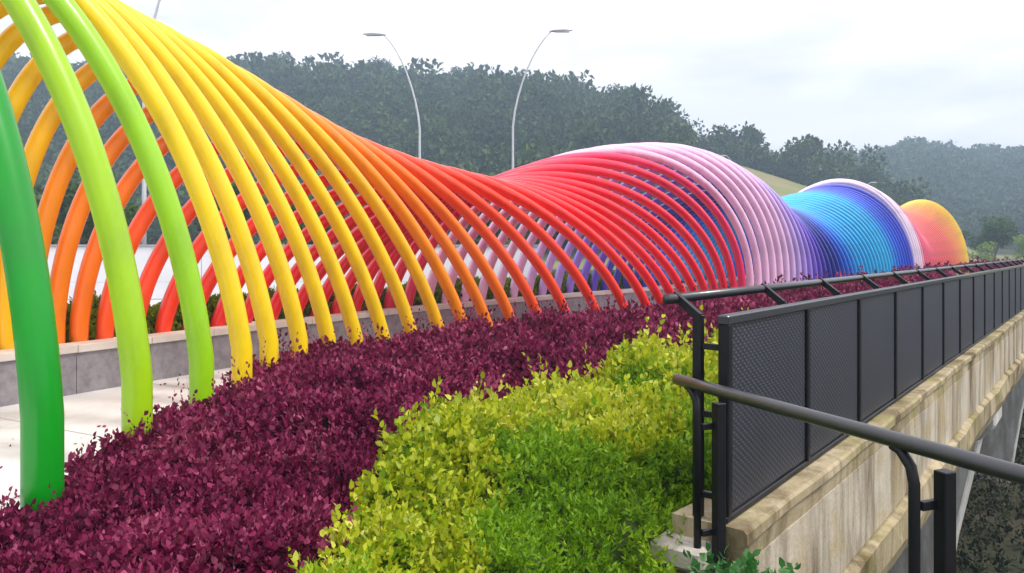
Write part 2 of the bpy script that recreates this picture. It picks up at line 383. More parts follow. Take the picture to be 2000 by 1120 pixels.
# ------------------------------------------------------------------ leaves
def unit(A): return A/np.maximum(np.linalg.norm(A, axis=1), 1e-9)[:, None]
def leaves(P, D, L, Wd, fold=.25, quad=False):
    """one folded leaf per row: a pointed oval (six corners) or, for far foliage, a diamond"""
    n = len(P); R = unit(rng.normal(size=(n, 3))); S = unit(np.cross(D, R)); U = np.cross(S, D)
    L = L[:, None]; Wd = Wd[:, None]
    tip = P+D*L-U*L*.14
    if quad:
        m_ = P+D*L*.45; return np.stack([P, m_+S*Wd*.5+U*Wd*fold, tip, m_-S*Wd*.5+U*Wd*fold], 1).reshape(-1, 3)
    a, b = P+D*L*.28+U*Wd*fold*.8, P+D*L*.66-U*L*.03+U*Wd*fold*.8
    return np.stack([P, a+S*Wd*.46, b+S*Wd*.40, tip, b-S*Wd*.40, a-S*Wd*.46], 1).reshape(-1, 3)
def sprigs(S, T, ln, nl, leafL, leafW, spread=.9, up=.55):
    """nl leaves set round each stem S->S+T*ln"""
    n = len(S); k = np.tile(np.arange(nl), n); i = np.repeat(np.arange(n), nl)
    t = (k+.6+rng.uniform(-.3, .3, len(k)))/nl; az = k*2.4+np.repeat(rng.uniform(0, 6.28, n), nl)
    T_ = T[i]; R = unit(np.cross(T_, np.tile([.3, .9, .1], (len(k), 1)))); Q = np.cross(T_, R)
    out = R*np.cos(az)[:, None]+Q*np.sin(az)[:, None]
    D = unit(out*spread*(1.15-.6*t)[:, None]+T_*(up+.5*t)[:, None]+rng.normal(size=(len(k), 3))*.16)
    P = S[i]+T_*(ln[i]*t)[:, None]
    sz = rng.uniform(.45, 1.3, len(k))*(1.05-.35*t)
    return leaves(P, D, leafL[i]*sz, leafW[i]*sz)
def surf(A, B, prof, nu, nv, seed):
    """sheet between polylines A and B with height profile prof(v, u, x, y)"""
    u = np.linspace(0, 1, nu); a = np.stack([np.interp(u, np.linspace(0, 1, len(A)), A[:, c]) for c in (0, 1)], 1)
    b = np.stack([np.interp(u, np.linspace(0, 1, len(B)), B[:, c]) for c in (0, 1)], 1)
    v = np.linspace(0, 1, nv); P = a[:, None]+(b-a)[:, None]*v[None, :, None]
    z = prof(np.broadcast_to(v, (nu, nv)), P[..., 0], P[..., 1]); return np.dstack([P, z])
def scatter(P, dens):
    """random points on sheet P with density dens(dist) per m2; returns positions and normals"""
    a, b, c, d = P[:-1, :-1], P[1:, :-1], P[1:, 1:], P[:-1, 1:]
    nr = np.cross(b-a, d-a); ar = np.linalg.norm(nr, axis=2); ct = (a+c)/2
    dist = np.hypot(ct[..., 0], ct[..., 1]); lam = ar*dens(dist); cnt = rng.poisson(lam)
    ii, jj = np.nonzero(cnt); rep = cnt[ii, jj]; ii = np.repeat(ii, rep); jj = np.repeat(jj, rep)
    u, v = rng.random(len(ii))[:, None], rng.random(len(ii))[:, None]
    p = a[ii, jj]*(1-u)*(1-v)+b[ii, jj]*u*(1-v)+c[ii, jj]*u*v+d[ii, jj]*(1-u)*v
    n = unit(nr[ii, jj]); n[n[:, 2] < 0] *= -1
    return p, n, np.hypot(p[:, 0], p[:, 1])

PAIR = [  # hedge inner edge, hedge / shrub boundary, shrub outer edge
    ((-1.75, -.6), (-.95, -.4), (-.25, .9)), ((-2.1, .9), (-.90, .8), (.02, 1.4)), ((-2.40, 2.6), (-.80, 2.1), (.34, 2.15)), ((-2.69, 4.4), (-.70, 3.3), (.56, 2.95)), ((-2.91, 7.2), (-.62, 4.9), (.80, 3.62)),
    ((-2.91, 9.2), (.25, 6.0), (1.45, 4.72)), ((-2.02, 12.1), (1.50, 7.8), (3.06, 6.8)), ((.08, 15.0), (3.1, 10.3), (5.2, 9.6)), ((3.26, 18.0), (5.9, 13.4), (8.6, 13.98)), ((6.2, 21.5), (8.8, 17.6), (12.2, 18.64)),
    ((12.2, 29.3), (14.8, 25.5), (18.2, 26.4)), ((34.3, 57.9), (37.9, 55.6), (40.0, 54.6))]
def chain(c, n=500):
    tab = [(i, *p[c]) for i, p in enumerate(PAIR)]; return np.array([interp(tab, t) for t in np.linspace(0, len(PAIR)-1, n)])
CA, CB, CG = chain(0), chain(1), chain(2)
CA = offset2(CA, .22)
def hprof(v, x, y):
    far = sstep(18, 26, np.hypot(x, y))
    return .08+(.33+.20*far)*sstep(.0, .6, v)-.10*sstep(.8, 1, v)+.22*(vnoise(x, y, 1, 1.7)-.5)+.26*(vnoise(x, y, 2, 4.6)-.5)
HS = surf(CA, CB+(CB-CA)*.05, hprof, 900, 34, 1)
hedge = empty('purple_hedge', (-1.8, 4.0, 0)); tag(hedge, 'long dense hedge of dark purple leaves along the arch feet', 'hedge')
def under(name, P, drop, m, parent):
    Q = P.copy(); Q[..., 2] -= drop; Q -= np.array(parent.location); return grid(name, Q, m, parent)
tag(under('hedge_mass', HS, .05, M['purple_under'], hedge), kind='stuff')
def dn(d): return np.clip(800*(4.2/np.maximum(d, 3.2))**1.7, 18, 900)
p, nrm_, d_ = scatter(HS, dn)
T = unit(nrm_*.5+np.array([0, 0, .8])+rng.normal(size=p.shape)*.42)
sc_ = np.clip((d_/4.2)**.75, .85, 5.5)
ln = rng.uniform(.05, .12, len(p))*np.minimum(sc_, 2.2)
V = sprigs(p-T*.04, T, ln*1.25, 9, .050*sc_, .032*sc_)
# long shoots that stick out of the clipped top
sel = rng.random(len(p)) < .035
V2 = sprigs(p[sel], unit(T[sel]+np.array([0, 0, .5])), ln[sel]*2.6, 10, .038*sc_[sel], .024*sc_[sel], .8, .7)
def twigs(P, D, L, w): return leaves(P-D*.06, D, L+.06, np.full(len(P), w), .1, True)
tag(npmesh('twigs', twigs(p[sel], unit(T[sel]+np.array([0, 0, .5])), ln[sel]*2.5, .004)-np.array(hedge.location), 4, M['darktwig'], hedge), kind='stuff')
o = npmesh('leaves', np.concatenate([V, V2])-np.array(hedge.location), 6, M['purple'], hedge); tag(o, kind='stuff')

def gprof(v, x, y):
    dd = np.hypot(x, y)
    base = .42+.14*sstep(0, .14, v)-.24*sstep(.2, .95, v)*(1-sstep(6, 10, dd)*.6)
    return base+.26*(vnoise(x, y, 5, 1.5)-.5)+.28*(vnoise(x, y, 6, 3.9)-.5)+.12*(vnoise(x, y, 8, 9.)-.5)-.25*sstep(7.5, 12, dd)
GS = surf(CB-(CG-CB)*.03, CG, gprof, 800, 60, 2)
shrub = empty('golden_shrub', (.2, 4.0, 0)); tag(shrub, 'broad bank of bright yellow-green shrubs between the purple hedge and railing', 'shrub')
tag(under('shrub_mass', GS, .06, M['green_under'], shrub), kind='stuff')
def dg(d): return np.clip(640*(4.0/np.maximum(d, 2.8))**1.6, 16, 720)
p, nrm_, d_ = scatter(GS, dg)
# the low right part of the bank grows a finer, feathery plant
along_ = (p[:, 0]-P0.x)*UD.x+(p[:, 1]-P0.y)*UD.y; right_ = (p[:, 0]-P0.x)*RN.x+(p[:, 1]-P0.y)*RN.y
fe = right_+1.5*(vnoise(p[:, 0], p[:, 1], 9, 1.1)-.5) > -1.05
fe &= (d_ < 11)
T = unit(nrm_*.6+np.array([0, 0, .7])+rng.normal(size=p.shape)*.45)
sc_ = np.clip((d_/4.0)**.75, .8, 5.5); q = ~fe
ln = rng.uniform(.06, .15, len(p))*np.minimum(sc_, 2)
V = sprigs((p-T*.03)[q], T[q], ln[q]*1.2, 9, .054*sc_[q], .035*sc_[q])
Vd = sprigs((p-T*.10)[q]+rng.normal(size=(q.sum(), 3))*.03, unit(T[q]+rng.normal(size=(q.sum(), 3))*.5), ln[q]*1.2, 6, .058*sc_[q], .038*sc_[q], 1.1, .3)
tag(npmesh('inner_leaves', Vd-np.array(shrub.location), 6, M['fern'], shrub), kind='stuff')
sel = q & (rng.random(len(p)) < .03)
V2 = sprigs(p[sel], unit(T[sel]+np.array([0, 0, .5])), ln[sel]*2.3, 10, .058*sc_[sel], .036*sc_[sel], .8, .7)
tag(npmesh('twigs', twigs(p[sel], unit(T[sel]+np.array([0, 0, .5])), ln[sel]*2.2, .005)-np.array(shrub.location), 4, M['darktwig'], shrub), kind='stuff')
tag(npmesh('leaves', np.concatenate([V, V2])-np.array(shrub.location), 6, M['lime'], shrub), kind='stuff')
q = fe
fern = empty('feathery_plant', (.5, 4.0, 0)); tag(fern, 'fine feathery green foliage in front of the corner post', 'plant')
V = sprigs((p-T*.03)[q], unit(T[q]+rng.normal(size=(q.sum(), 3))*.2), ln[q]*1.35, 15, .046*sc_[q], .017*sc_[q], .9, .5)
tag(npmesh('leaves', V-np.array(fern.location), 6, M['fern'], fern), kind='stuff')
# small bluish plant beside the corner post footing
bp_ = np.array([.90, 3.02, .0])
tp = empty('bluish_plant', tuple(bp_)); tag(tp, 'small plant with bluish green leaves at the foot of the corner post', 'plant')
n_ = 150
S = bp_+np.c_[rng.normal(0, .085, n_), rng.normal(0, .085, n_), rng.uniform(.12, .42, n_)]
T = unit(np.c_[rng.normal(0, .5, n_), rng.normal(0, .5, n_), np.full(n_, .8)])
V = sprigs(S, T, np.full(n_, .09), 6, np.full(n_, .05), np.full(n_, .032))
tag(npmesh('leaves', V-bp_, 6, M['teal_leaf'], tp), kind='stuff')
for i in range(6):
    a = i*1.05; tubeobj('stem', [(0, 0, -.1), (.05*math.cos(a), .05*math.sin(a), .15), (.11*math.cos(a), .11*math.sin(a), .36)], [.006, .005, .003], M['bark'], tp, 6)
# fallen leaves on the path beside the hedge
n_ = 700; ii = rng.integers(2, 70, n_); w_ = rng.random(n_)**2.2*1.6+.08
tt = Rin[ii+1]-Rin[ii]; tt /= np.linalg.norm(tt, axis=1)[:, None]; pp = Rin[ii]+tt*rng.uniform(0, .4, n_)[:, None]+np.stack([-tt[:, 1], tt[:, 0]], 1)*w_[:, None]
dd_ = unit(np.c_[rng.normal(size=(n_, 2)), rng.normal(0, .12, n_)])
tag(npmesh('fallen_leaves', leaves(np.c_[pp, np.full(n_, .012)], dd_, rng.uniform(.025, .05, n_), rng.uniform(.015, .03, n_), .1), 6, M['purple']), kind='stuff')
# planter shrubs behind the low wall
pa, pb = offset2(WFf, .42)[40:], offset2(WFf, 1.2)[40:]
PS = surf(pa, pb, lambda v, x, y:   .60+.34*np.sin(v*math.pi)+.26*(vnoise(x, y, 12, 2.)-.5), 700, 8, 3)
pl = empty('planter_shrub', (-6, 9, .42)); tag(pl, 'low green shrubs filling the planter behind the granite wall', 'shrub')
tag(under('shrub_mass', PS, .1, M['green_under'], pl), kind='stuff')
p, nrm_, d_ = scatter(PS, lambda d: np.clip(420*(9/np.maximum(d, 8))**1.7, 12, 420))
T = unit(nrm_*.4+np.array([0, 0, .8])+rng.normal(size=p.shape)*.5); sc_ = np.clip((d_/6)**.8, 1, 5)
V = sprigs(p-T*.05, T, rng.uniform(.08, .16, len(p)), 8, .045*sc_, .026*sc_)
tag(npmesh('leaves', V-np.array(pl.location), 6, M['planter_leaf'], pl), kind='stuff')

# ------------------------------------------------------------------ the rainbow arches
def arch_pts(k, n=64):
    rx, ry = interp(RF, k); lx, ly = interp(LF, k); h = interp(HT, k)[0]; z0 = max(0, interp(ST, k)[0]); w = max(0, interp(PW, k)[0]); sh = interp(SH, k)[0]
    L = math.hypot(rx-lx, ry-ly); ux, uy = (rx-lx)/L, (ry-ly)/L
    P = [(rx, ry, -.06)]
    if z0 > .12: P.append((rx, ry, z0*.5))
    for i in range(n+1):
        th = math.pi*i/n; c, s = math.cos(th), math.sin(th); z = (h-z0)*((1-w)*s+w*s*s); f = sh*z*(1-(.35*c*c if c < 0 else 0))
        P.append(((rx+lx)/2+(rx-lx)/2*c-ux*f, (ry+ly)/2+(ry-ly)/2*c-uy*f, z+z0))
    if z0 > .12: P.append((lx, ly, z0*.5))
    P.append((lx, ly, -.06))
    return P
def kk(s): return 26+s/.62
CT = [(0, 0, .60, .10), (1, .64, .82, 0), (2, .60, .82, 0), (3, 1, .85, .0), (8, 1, .82, 0), (10, 1, .74, 0), (11, 1, .57, 0), (13, 1, .47, .02), (14, 1, .34, .08), (17, 1, .20, .10), (20, .96, .07, .12), (24, .95, .05, .18), (27, .95, .15, .36), (28, .99, .74, .86), (32, .98, .78, .91),
      (kk(6.2), .72, .60, .92), (kk(8), .42, .30, .78), (kk(10), .10, .13, .58), (kk(12), .05, .42, .88), (kk(14), .05, .66, .92), (kk(19), .12, .72, .94), (kk(22), .05, .34, .87), (kk(24.5), .10, .18, .78), (kk(25.3), .92, .84, .95), (kk(27.4), .98, .88, .94), (kk(28.4), .95, .35, .50), (kk(37), .96, .40, .36), (kk(42.5), .98, .62, .28), (100, 1, .84, .10)]
def cname(r, g, b):
    T_ = {'grass green': (0, .6, .1), 'lime green': (.62, .82, 0), 'yellow': (1, .83, 0), 'orange': (1, .53, 0), 'red orange': (1, .30, .08), 'red': (.95, .06, .17), 'pink': (.985, .76, .88), 'lavender': (.72, .6, .92), 'purple': (.42, .30, .78), 'navy blue': (.1, .13, .6), 'blue': (.05, .38, .88), 'cyan': (.09, .69, .93), 'pinkish white': (.95, .87, .95), 'salmon': (.96, .38, .37), 'light orange': (.98, .62, .28)}
    return min(T_, key=lambda q: sum((x-y)**2 for x, y in zip(T_[q], (r, g, b))))
def paint(k, c):
    l_ = lin(c); m = noisy('arch_paint', [tuple(x*.82+.012 for x in l_), l_, tuple(min(1, x*.97+.02) for x in l_)], 1.7, 9, .34, .04, 18, spec=.5, coat=.2, roughv=.12, pos=(.36, .66), stretch=(1, 1, .45))
    return m
names = [cname(*interp(CT, k)) for k in range(NARCH)]
ordn = ['first', 'second', 'third', 'fourth', 'fifth', 'sixth', 'seventh', 'eighth', 'ninth', 'tenth', 'eleventh', 'twelfth', 'thirteenth', 'fourteenth', 'fifteenth', 'sixteenth', 'seventeenth', 'eighteenth', 'nineteenth', 'twentieth']
runs = []; 
for k in range(NARCH):
    if runs and runs[-1][0] == names[k]: runs[-1][1].append(k)
    else: runs.append([names[k], [k]])
seen_names = {}
for ri, (nm, ks) in enumerate(runs):
    rep = seen_names.get(nm, 0); seen_names[nm] = rep+1
    for j, k in enumerate(ks):
        P = arch_pts(k, 64 if k < 34 else 44); org = Vector((P[0][0], P[0][1], 0))
        c = interp(CT, k)
        c = tuple(min(1, max(0, x)) for x in c)
        V, F = tube([Vector(q)-org for q in P], .11, 16 if k < 12 else 12)
        o = pyd('tube_arch', V, F, paint(k, c), None, True); o.location = org
        where = ''
        if ri > 0: where = ' after the %s ones' % runs[ri-1][0]
        if len(ks) == 1: lab = 'the single %s steel tube arch%s' % (nm, where)
        elif j == len(ks)-1 and ri+1 < len(runs): lab = 'last %s steel tube arch before the %s ones' % (nm, runs[ri+1][0])
        else: lab = '%s %s steel tube arch%s' % (ordn[j], nm, where if ri else '')
        if k == 0: lab = 'nearest steel tube arch, grass green, at the left edge'
        if k == NARCH-1: lab = 'farthest steel tube arch, yellow, at the end of the tunnel'
        tag(o, lab, 'arch', 'rainbow of tube arches over the path')

# ------------------------------------------------------------------ bridge edge: fascia, piers
fas = empty('bridge_edge_beam', tuple(rail(.1, 0, 0))); fo = Vector(fas.location)
tag(fas, 'weathered stained concrete edge beam of the bridge below the panels', 'edge beam')
def extr(name, prof, a0, a1, m, parent, org, n=60, wob=0.0):
    """profile [(right, z)] closed, swept along the bridge edge"""
    V, F = [], []; q = len(prof)
    for i in range(n+1):
        a = a0+(a1-a0)*i/n
        for (r, z) in prof: V.append(rail(a, r+wob*2*(float(vnoise(a, r*9+z*7, 31, 1.9))-.5)+wob*.8*(float(vnoise(a, z*5, 32, 6.))-.5), z+wob*2*(float(vnoise(a, r*5-z*9, 33, 2.3))-.5))-org)
    for i in range(n):
        for j in range(q): F.append((i*q+j, i*q+(j+1) % q, (i+1)*q+(j+1) % q, (i+1)*q+j))
    F += [tuple(range(q))[::-1], tuple(n*q+j for j in range(q))]
    me = bpy.data.meshes.new(name); me.from_pydata([tuple(v) for v in V], [], F); me.update()
    bm = bmesh.new(); bm.from_mesh(me); bmesh.ops.recalc_face_normals(bm, faces=bm.faces); bm.to_mesh(me); bm.free()
    return obj(name, me, m, parent)
extr('kerb_top', [(-.10, .30), (-.10, .47), (.235, .47), (.25, .455), (.25, .41), (.225, .40), (.225, .30)], .02, 84, M['ledge'], fas, fo, 260, .008)
extr('face_core', [(.205, .296), (.205, -.25), (-.10, -.25), (-.10, .296)], .08, 84, M['fascia'], fas, fo, 4)
for i in range(35):          # cast face in bays with open joints
    extr('face_bay', [(.228, .294), (.228, -.248), (.20, -.248), (.20, .294)], .06+i*2.4, .06+(i+1)*2.4-.014, M['fascia'], fas, fo, 10, .0025)
extr('lower_ledge', [(-.10, -.254), (.24, -.254), (.29, -.29), (.29, -.50), (.20, -.74), (-.10, -.74)], .5, 84, M['ledge'], fas, fo, 260, .022)
def pier(a, lab):
    g_ = empty('bridge_pier', tuple(rail(a, 0, -5.3))); og = Vector(g_.location); tag(g_, lab, 'pier', 'piers under the bridge')
    def ringf(name, lv, hw, m, bev=.03):
        V, F = [], []
        for (z, r1, r0, w) in lv: V += [rail(a-w, r0, z)-og, rail(a+w, r0, z)-og, rail(a+w, r1, z)-og, rail(a-w, r1, z)-og]
        for i in range(len(lv)-1):
            for j in range(4): F.append((i*4+j, i*4+(j+1) % 4, i*4+4+(j+1) % 4, i*4+4+j))
        F += [(3, 2, 1, 0), tuple((len(lv)-1)*4+j for j in range(4))]
        bm = bmesh.new(); vs = [bm.verts.new(v) for v in V]
        for f in F: bm.faces.new([vs[q] for q in f])
        bmesh.ops.recalc_face_normals(bm, faces=bm.faces); bmesh.ops.bevel(bm, geom=bm.edges[:], offset=bev, segments=1, affect='EDGES')
        me = bpy.data.meshes.new(name); bm.to_mesh(me); bm.free(); return obj(name, me, m, g_)
    ringf('pier_cap', [(-1.35, -.10, -8.6, .45), (-1.10, .12, -8.8, .50), (-.745, .12, -8.8, .50)], 0, M['pier'])
    for r_ in (-.12, -6.3):
        ringf('pier_column', [(-5.6, r_-.72, r_-1.75, .42), (-3.2, r_-.38, r_-1.75, .42), (-1.354, r_, r_-1.8, .42)], 0, M['pier'])
for a, lab in ((11.5, 'nearest pale concrete pier under the bridge beside the dark railing'), (24.5, 'second concrete pier under the bridge, farther and darker'), (37.5, 'third concrete pier deep under the bridge')): pier(a, lab)
# abutment under the corner
ab = extr('abutment', [(-9.4, -.63), (.05, -.63), (.05, -5.6), (-9.4, -5.6)], 1.0, 1.9, M['pier'], None, Vector(rail(1.4, -4, -5)), 1); ab.location = rail(1.4, -4, -5)
tag(ab, 'concrete abutment wall at the near end of the bridge', 'wall')

# ------------------------------------------------------------------ bridge railing
rl = empty('bridge_railing', tuple(rail(0, 0, .4))); ro = Vector(rl.location)
tag(rl, 'long charcoal panel railing with raised handrail along the bridge edge', 'railing')
zp0, zp1 = .50, 1.375; PWD = 1.165
def rv(a, r, z): return rail(a, r, z)-ro
hz = Vector((0, 0, 1)); NP = 66
# handrail: flat-topped oval tube, in lengths
V, F = tube([rv(a, -.115, 1.475) for a in np.linspace(-.02, NP*PWD, 40)], .024, 12)
pyd('handrail', V, F, M['railtop'], rl, True)
bbox('panel_top_rail', rv(NP*PWD/2+.06, .13, zp1+.012), UD*(NP*PWD/2+.02), RN*.028, hz*.022, M['railtop'], rl)
bbox('panel_bottom_rail', rv(NP*PWD/2+.06, .13, zp0-.012), UD*(NP*PWD/2+.02), RN*.022, hz*.016, M['black'], rl)
pm = None
def share(o, name, parent, loc):
    c = o.copy(); c.name = name; COL.objects.link(c); c.parent = parent; c.location = loc; return c
panel0 = post0 = frame0 = brk0 = None
for i in range(NP+1):
    a = .07+i*PWD
    loc = rv(a, 0, 0); loc.z = 0
    if post0 is None:
        # post: square tube, upper end bent inwards to carry the handrail
        bm = bmesh.new()
        def addbox(c, ux, uy, uz):
            V, F = box_vf(c, ux, uy, uz); vs = [bm.verts.new(v) for v in V]
            for f in F: bm.faces.new([vs[q] for q in f])
        addbox(Vector((0, 0, .49)), UD*.020, RN*.020, hz*.52)
        V, F = box_vf(Vector((0, 0, 1.04))-RN*.055, UD*.016, -RN*.07+hz*.055, RN*.011+hz*.014); vs = [bm.verts.new(v) for v in V]
        for f in F: bm.faces.new([vs[q] for q in f])
        bmesh.ops.recalc_face_normals(bm, faces=bm.faces)
        me = bpy.data.meshes.new('post'); bm.to_mesh(me); bm.free(); post0 = obj('post', me, M['black'], rl); post0.location = loc
        fr = bbox('panel_frame', Vector((0, 0, .535))+RN*.13+UD*.0, UD*.024, RN*.026, hz*.435, M['black'], rl); frame0 = fr; fr.location = loc
        br = [bbox('bracket', Vector((0, 0, z))+RN*.064, UD*.012, RN*.042, hz*.014, M['black'], rl, .002) for z in (.18, .55, .86)]
        for b in br: b.location = loc
        pn = bbox('panel', Vector((0, 0, (zp0+zp1)/2-.4))+RN*.13+UD*(PWD/2), UD*(PWD/2-.034), RN*.010, hz*((zp1-zp0)/2-.012), M['panel'], rl, .003); panel0 = pn; pn.location = loc
    else:
        share(post0, 'post', rl, loc); share(frame0, 'panel_frame', rl, loc)
        if i < 8:
            for b in br: share(b, 'bracket', rl, loc)
        if i < NP: share(panel0, 'panel', rl, loc)
# concrete footing below the corner post
ft = bbox('footing', rail(-.02, -.03, .33), UD*.10, RN*.13, hz*.055, M['footing'], None, .02); tag(ft, 'small beige concrete footing under the corner railing post', 'footing')

# ------------------------------------------------------------------ lower handrail beside the stairs
q0 = Vector((.80, 3.46, 0)); q1 = Vector((1.36, 2.02, 0)); hd = (q1-q0).normalized(); hn = Vector((-hd.y, hd.x, 0))
if hn.x < 0: hn = -hn
sr = empty('stair_railing', (q0.x, q0.y, .4)); sro = Vector(sr.location); tag(sr, 'black round handrail on paired posts crossing the lower right corner', 'railing')
zr = 1.105
def hv(a, r, z): return q0+hd*a+hn*r+Vector((0, 0, z))-sro
tubeobj('handrail', [hv(a, 0, zr) for a in np.linspace(-.10, 3.4, 12)], .026, M['railtop'], sr, 16)
for a in (.06, 1.19, 2.32):
    zb = .30 if a < .5 else -.6
    g = []
    tubeobj('post', [hv(a, .0, zb), hv(a, .0, zr-.12), hv(a-.012, 0, zr-.07), hv(a-.05, .0, zr-.028), hv(a-.08, 0, zr-.018)], .017, M['black'], sr, 12)
    bbox('outer_post', hv(a+.03, .092, (zb+zr-.08)/2), hd*.022, hn*.024, hz*((zr-.08-zb)/2), M['black'], sr, .003)
    for z in (.45, .92) if a < .5 else (-.05, .45, .92):
        bbox('bracket', hv(a+.012, .045, z), hd*.010, hn*.032, hz*.014, M['black'], sr, .002)
# stair stringer that carries the posts (below the frame)
bbox('stringer', hv(2.0, .05, -.70), hd*1.2, hn*.10, hz*.12, M['footing'], sr, .01)

# ------------------------------------------------------------------ white boundary wall behind the planter
bw = empty('boundary_wall', (-20, 27, 0)); tag(bw, 'long white rendered boundary wall behind the planter', 'wall')
bd = Vector((1, .04, 0)).normalized(); bn = Vector((-bd.y, bd.x, 0)); b0 = Vector((-44, 26, 0)); bo = Vector(bw.location)
nb = 15
for i in range(nb):
    c = b0+bd*(3.0*i+1.5)-bo
    bbox('wall_panel', c+hz*1.21, bd*1.488, bn*.07, hz*.62, M['whitewall'], bw, .01)
    bbox('plinth_panel', c+hz*.285, bd*1.488, bn*.085, hz*.295, M['whitewall'], bw, .01)
    bbox('cap_stone', c+hz*1.875, bd*1.494, bn*.12, hz*.04, M['greycap'], bw, .008)
bbox('wall_core', b0+bd*(3.0*nb/2)-bo+hz*.9, bd*(1.5*nb-.02), bn*.05, hz*.92, M['greycap'], bw, 0)

# ------------------------------------------------------------------ street lamps
def lamp(x, y, ht, side, reach, r, lab):
    L = empty('street_lamp', (x, y, 0)); tag(L, lab, 'street lamp', 'tall curved street lamps')
    pts = [(0, 0, 0), (0, 0, ht*.3), (0, 0, ht*.62)]; rr = [r, r*.9, r*.72]
    for i in range(1, 9):
        t = i/8; pts.append((side*reach*(t**1.45), 0, ht*(.62+.38*math.sin(t*1.15)/math.sin(1.15)))); rr.append(r*(.72-.35*t))
    tubeobj('pole', pts, rr, M['galv'], L, 10)
    e_ = Vector(pts[-1])
    V, F = tube([e_+Vector((-side*.1, 0, -.02)), e_+Vector((side*.15, 0, .05)), e_+Vector((side*.7, 0, .10)), e_+Vector((side*1.15, 0, .08))], [.05, .13, .15, .05], 10)
    for v in V: v.z = e_.z+(v.z-e_.z)*.55
    h_ = pyd('lamp_head', V, F, M['galv'], L, True)
    bbox('lens', e_+Vector((side*.6, 0, -.03)), (.38, 0, 0), (0, .11, 0), (0, 0, .015), M['lens'], h_, .004)
    bbox('base_plate', (0, 0, .02), (r*2.4, 0, 0), (0, r*2.4, 0), (0, 0, .02), M['galv'], L, .004)
lamp(-5.05, 42, 13.5, -1, 1.95, .085, 'street lamp curving left against the wooded hill')
lamp(.05, 42, 13.7, 1, 2.1, .085, 'street lamp curving right above the dip in the arches')
lamp(-18.2, 38, 15.6, 1, 1.4, .12, 'street lamp pole at the top left above the yellow arches')
lamp(36, 120, 16.5, -1, 2.4, .11, 'small distant street lamp in front of the grassy slope')
lamp(54.5, 122, 12.5, 1, 2.4, .11, 'small distant street lamp above the blue arches')

# ------------------------------------------------------------------ trees
def crown(n, rad, blobs, size, seed=None):
    """n leaf cards on lumpy blobs [(cx,cy,cz,r)] -> vertices"""
    bl = np.array(blobs); w = bl[:, 3]**2; bi = rng.choice(len(bl), n, p=w/w.sum())
    d = unit(rng.normal(size=(n, 3))); rr = bl[bi, 3]*(rng.random(n)**.28)*rng.uniform(.85, 1.08, n)
    P = bl[bi, :3]+d*rr[:, None]*np.array([1, 1, .82])
    D = unit(d+rng.normal(size=(n, 3))*.8+np.array([0, 0, -.15])); s = size*rng.uniform(.6, 1.4, n)
    return leaves(P, D, s, s*.7, .15, True)
def blobs(R, H, z0, n):
    out = []
    for i in range(n):
        a = random.uniform(0, 6.28); t = random.random(); r = R*random.uniform(.15, .72)*(1-.35*t)
        out.append((r*math.cos(a), r*math.sin(a), z0+H*(.12+.76*t), R*random.uniform(.30, .50)))
    return out
def tree(name, x, y, z, ht, R, lab, lm, nleaf=2600, size=.32, bark='bark', trunk=.45, flat=1.0, group='trees behind the arches'):
    t = empty(name, (x, y, z)); tag(t, lab, 'tree', group)
    tr = ht*.028+.03; bl = blobs(R, ht*(1-trunk)*flat, ht*trunk+ht*(1-trunk)*(1-flat), 11)
    lean = random.uniform(-.04, .04)*ht
    tubeobj('trunk', [(0, 0, -.3), (lean*.3, 0, ht*.25), (lean*.7, lean*.3, ht*.5), (lean, lean*.4, ht*.8)], [tr*1.25, tr, tr*.8, tr*.3], M[bark], t, 8)
    for b in bl[:6]: tubeobj('limb', [(lean*.6, lean*.2, ht*trunk*.9), (b[0]*.5, b[1]*.5, (b[2]+ht*trunk)/2+.1), (b[0]*.95, b[1]*.95, b[2])], [tr*.45, tr*.3, tr*.1], M[bark], t, 6)
    tag(npmesh('crown', crown(nleaf, R, bl, size), 4, M[lm], t), kind='stuff')
    return t
k = 0
mid = [(-33, 40, 5.2, 2.6), (-27, 47, 6.4, 3.2), (-22, 41, 4.6, 2.4), (-16.5, 46, 5.6, 2.9), (-11, 42, 4.6, 2.5), (-6.5, 49, 5.6, 3.0), (-1.5, 46, 4.4, 2.4), (3.6, 52, 4.6, 2.6)]
mlab = ['leafy tree behind the white wall, leftmost', 'tall leafy tree behind the white wall, second from the left', 'small leafy tree behind the white wall, third from the left', 'leafy tree behind the white wall, fourth from the left', 'leafy tree behind the white wall, fifth from the left', 'leafy tree behind the white wall, sixth from the left', 'small leafy tree behind the white wall, second from the right', 'leafy tree behind the white wall, rightmost']
for (x, y, h, r), lb in zip(mid, mlab): tree('roadside_tree', x, y, -.1, h, r, lb, 'tree_leaf', 2200, .30)
tree('round_tree', 56.5, 90, -1.0, 6.6, 2.7, 'round dark green tree beyond the end of the railing', 'tree_leaf', 2600, .34, trunk=.32)
tree('slim_tree', 53.2, 91, -1.0, 5.7, 1.05, 'slim green tree left of the round tree at the far right', 'tree_leaf', 1200, .28, trunk=.3)
for i, (x, y, h, r, lb) in enumerate([(56.0, 84, 4.3, 2.2, 'pale green bush in front of the round tree'), (59.8, 86, 5.0, 2.4, 'pale green bush right of the round tree'), (53.0, 86, 3.6, 1.7, 'low pale green bush just past the last arch'), (63.0, 84, 5.4, 2.6, 'tall pale green bush at the right edge beyond the railing')]):
    tree('pale_bush', x, y, -1.0, h, r, lb, 'light_leaf', 1600, .24, trunk=.15)

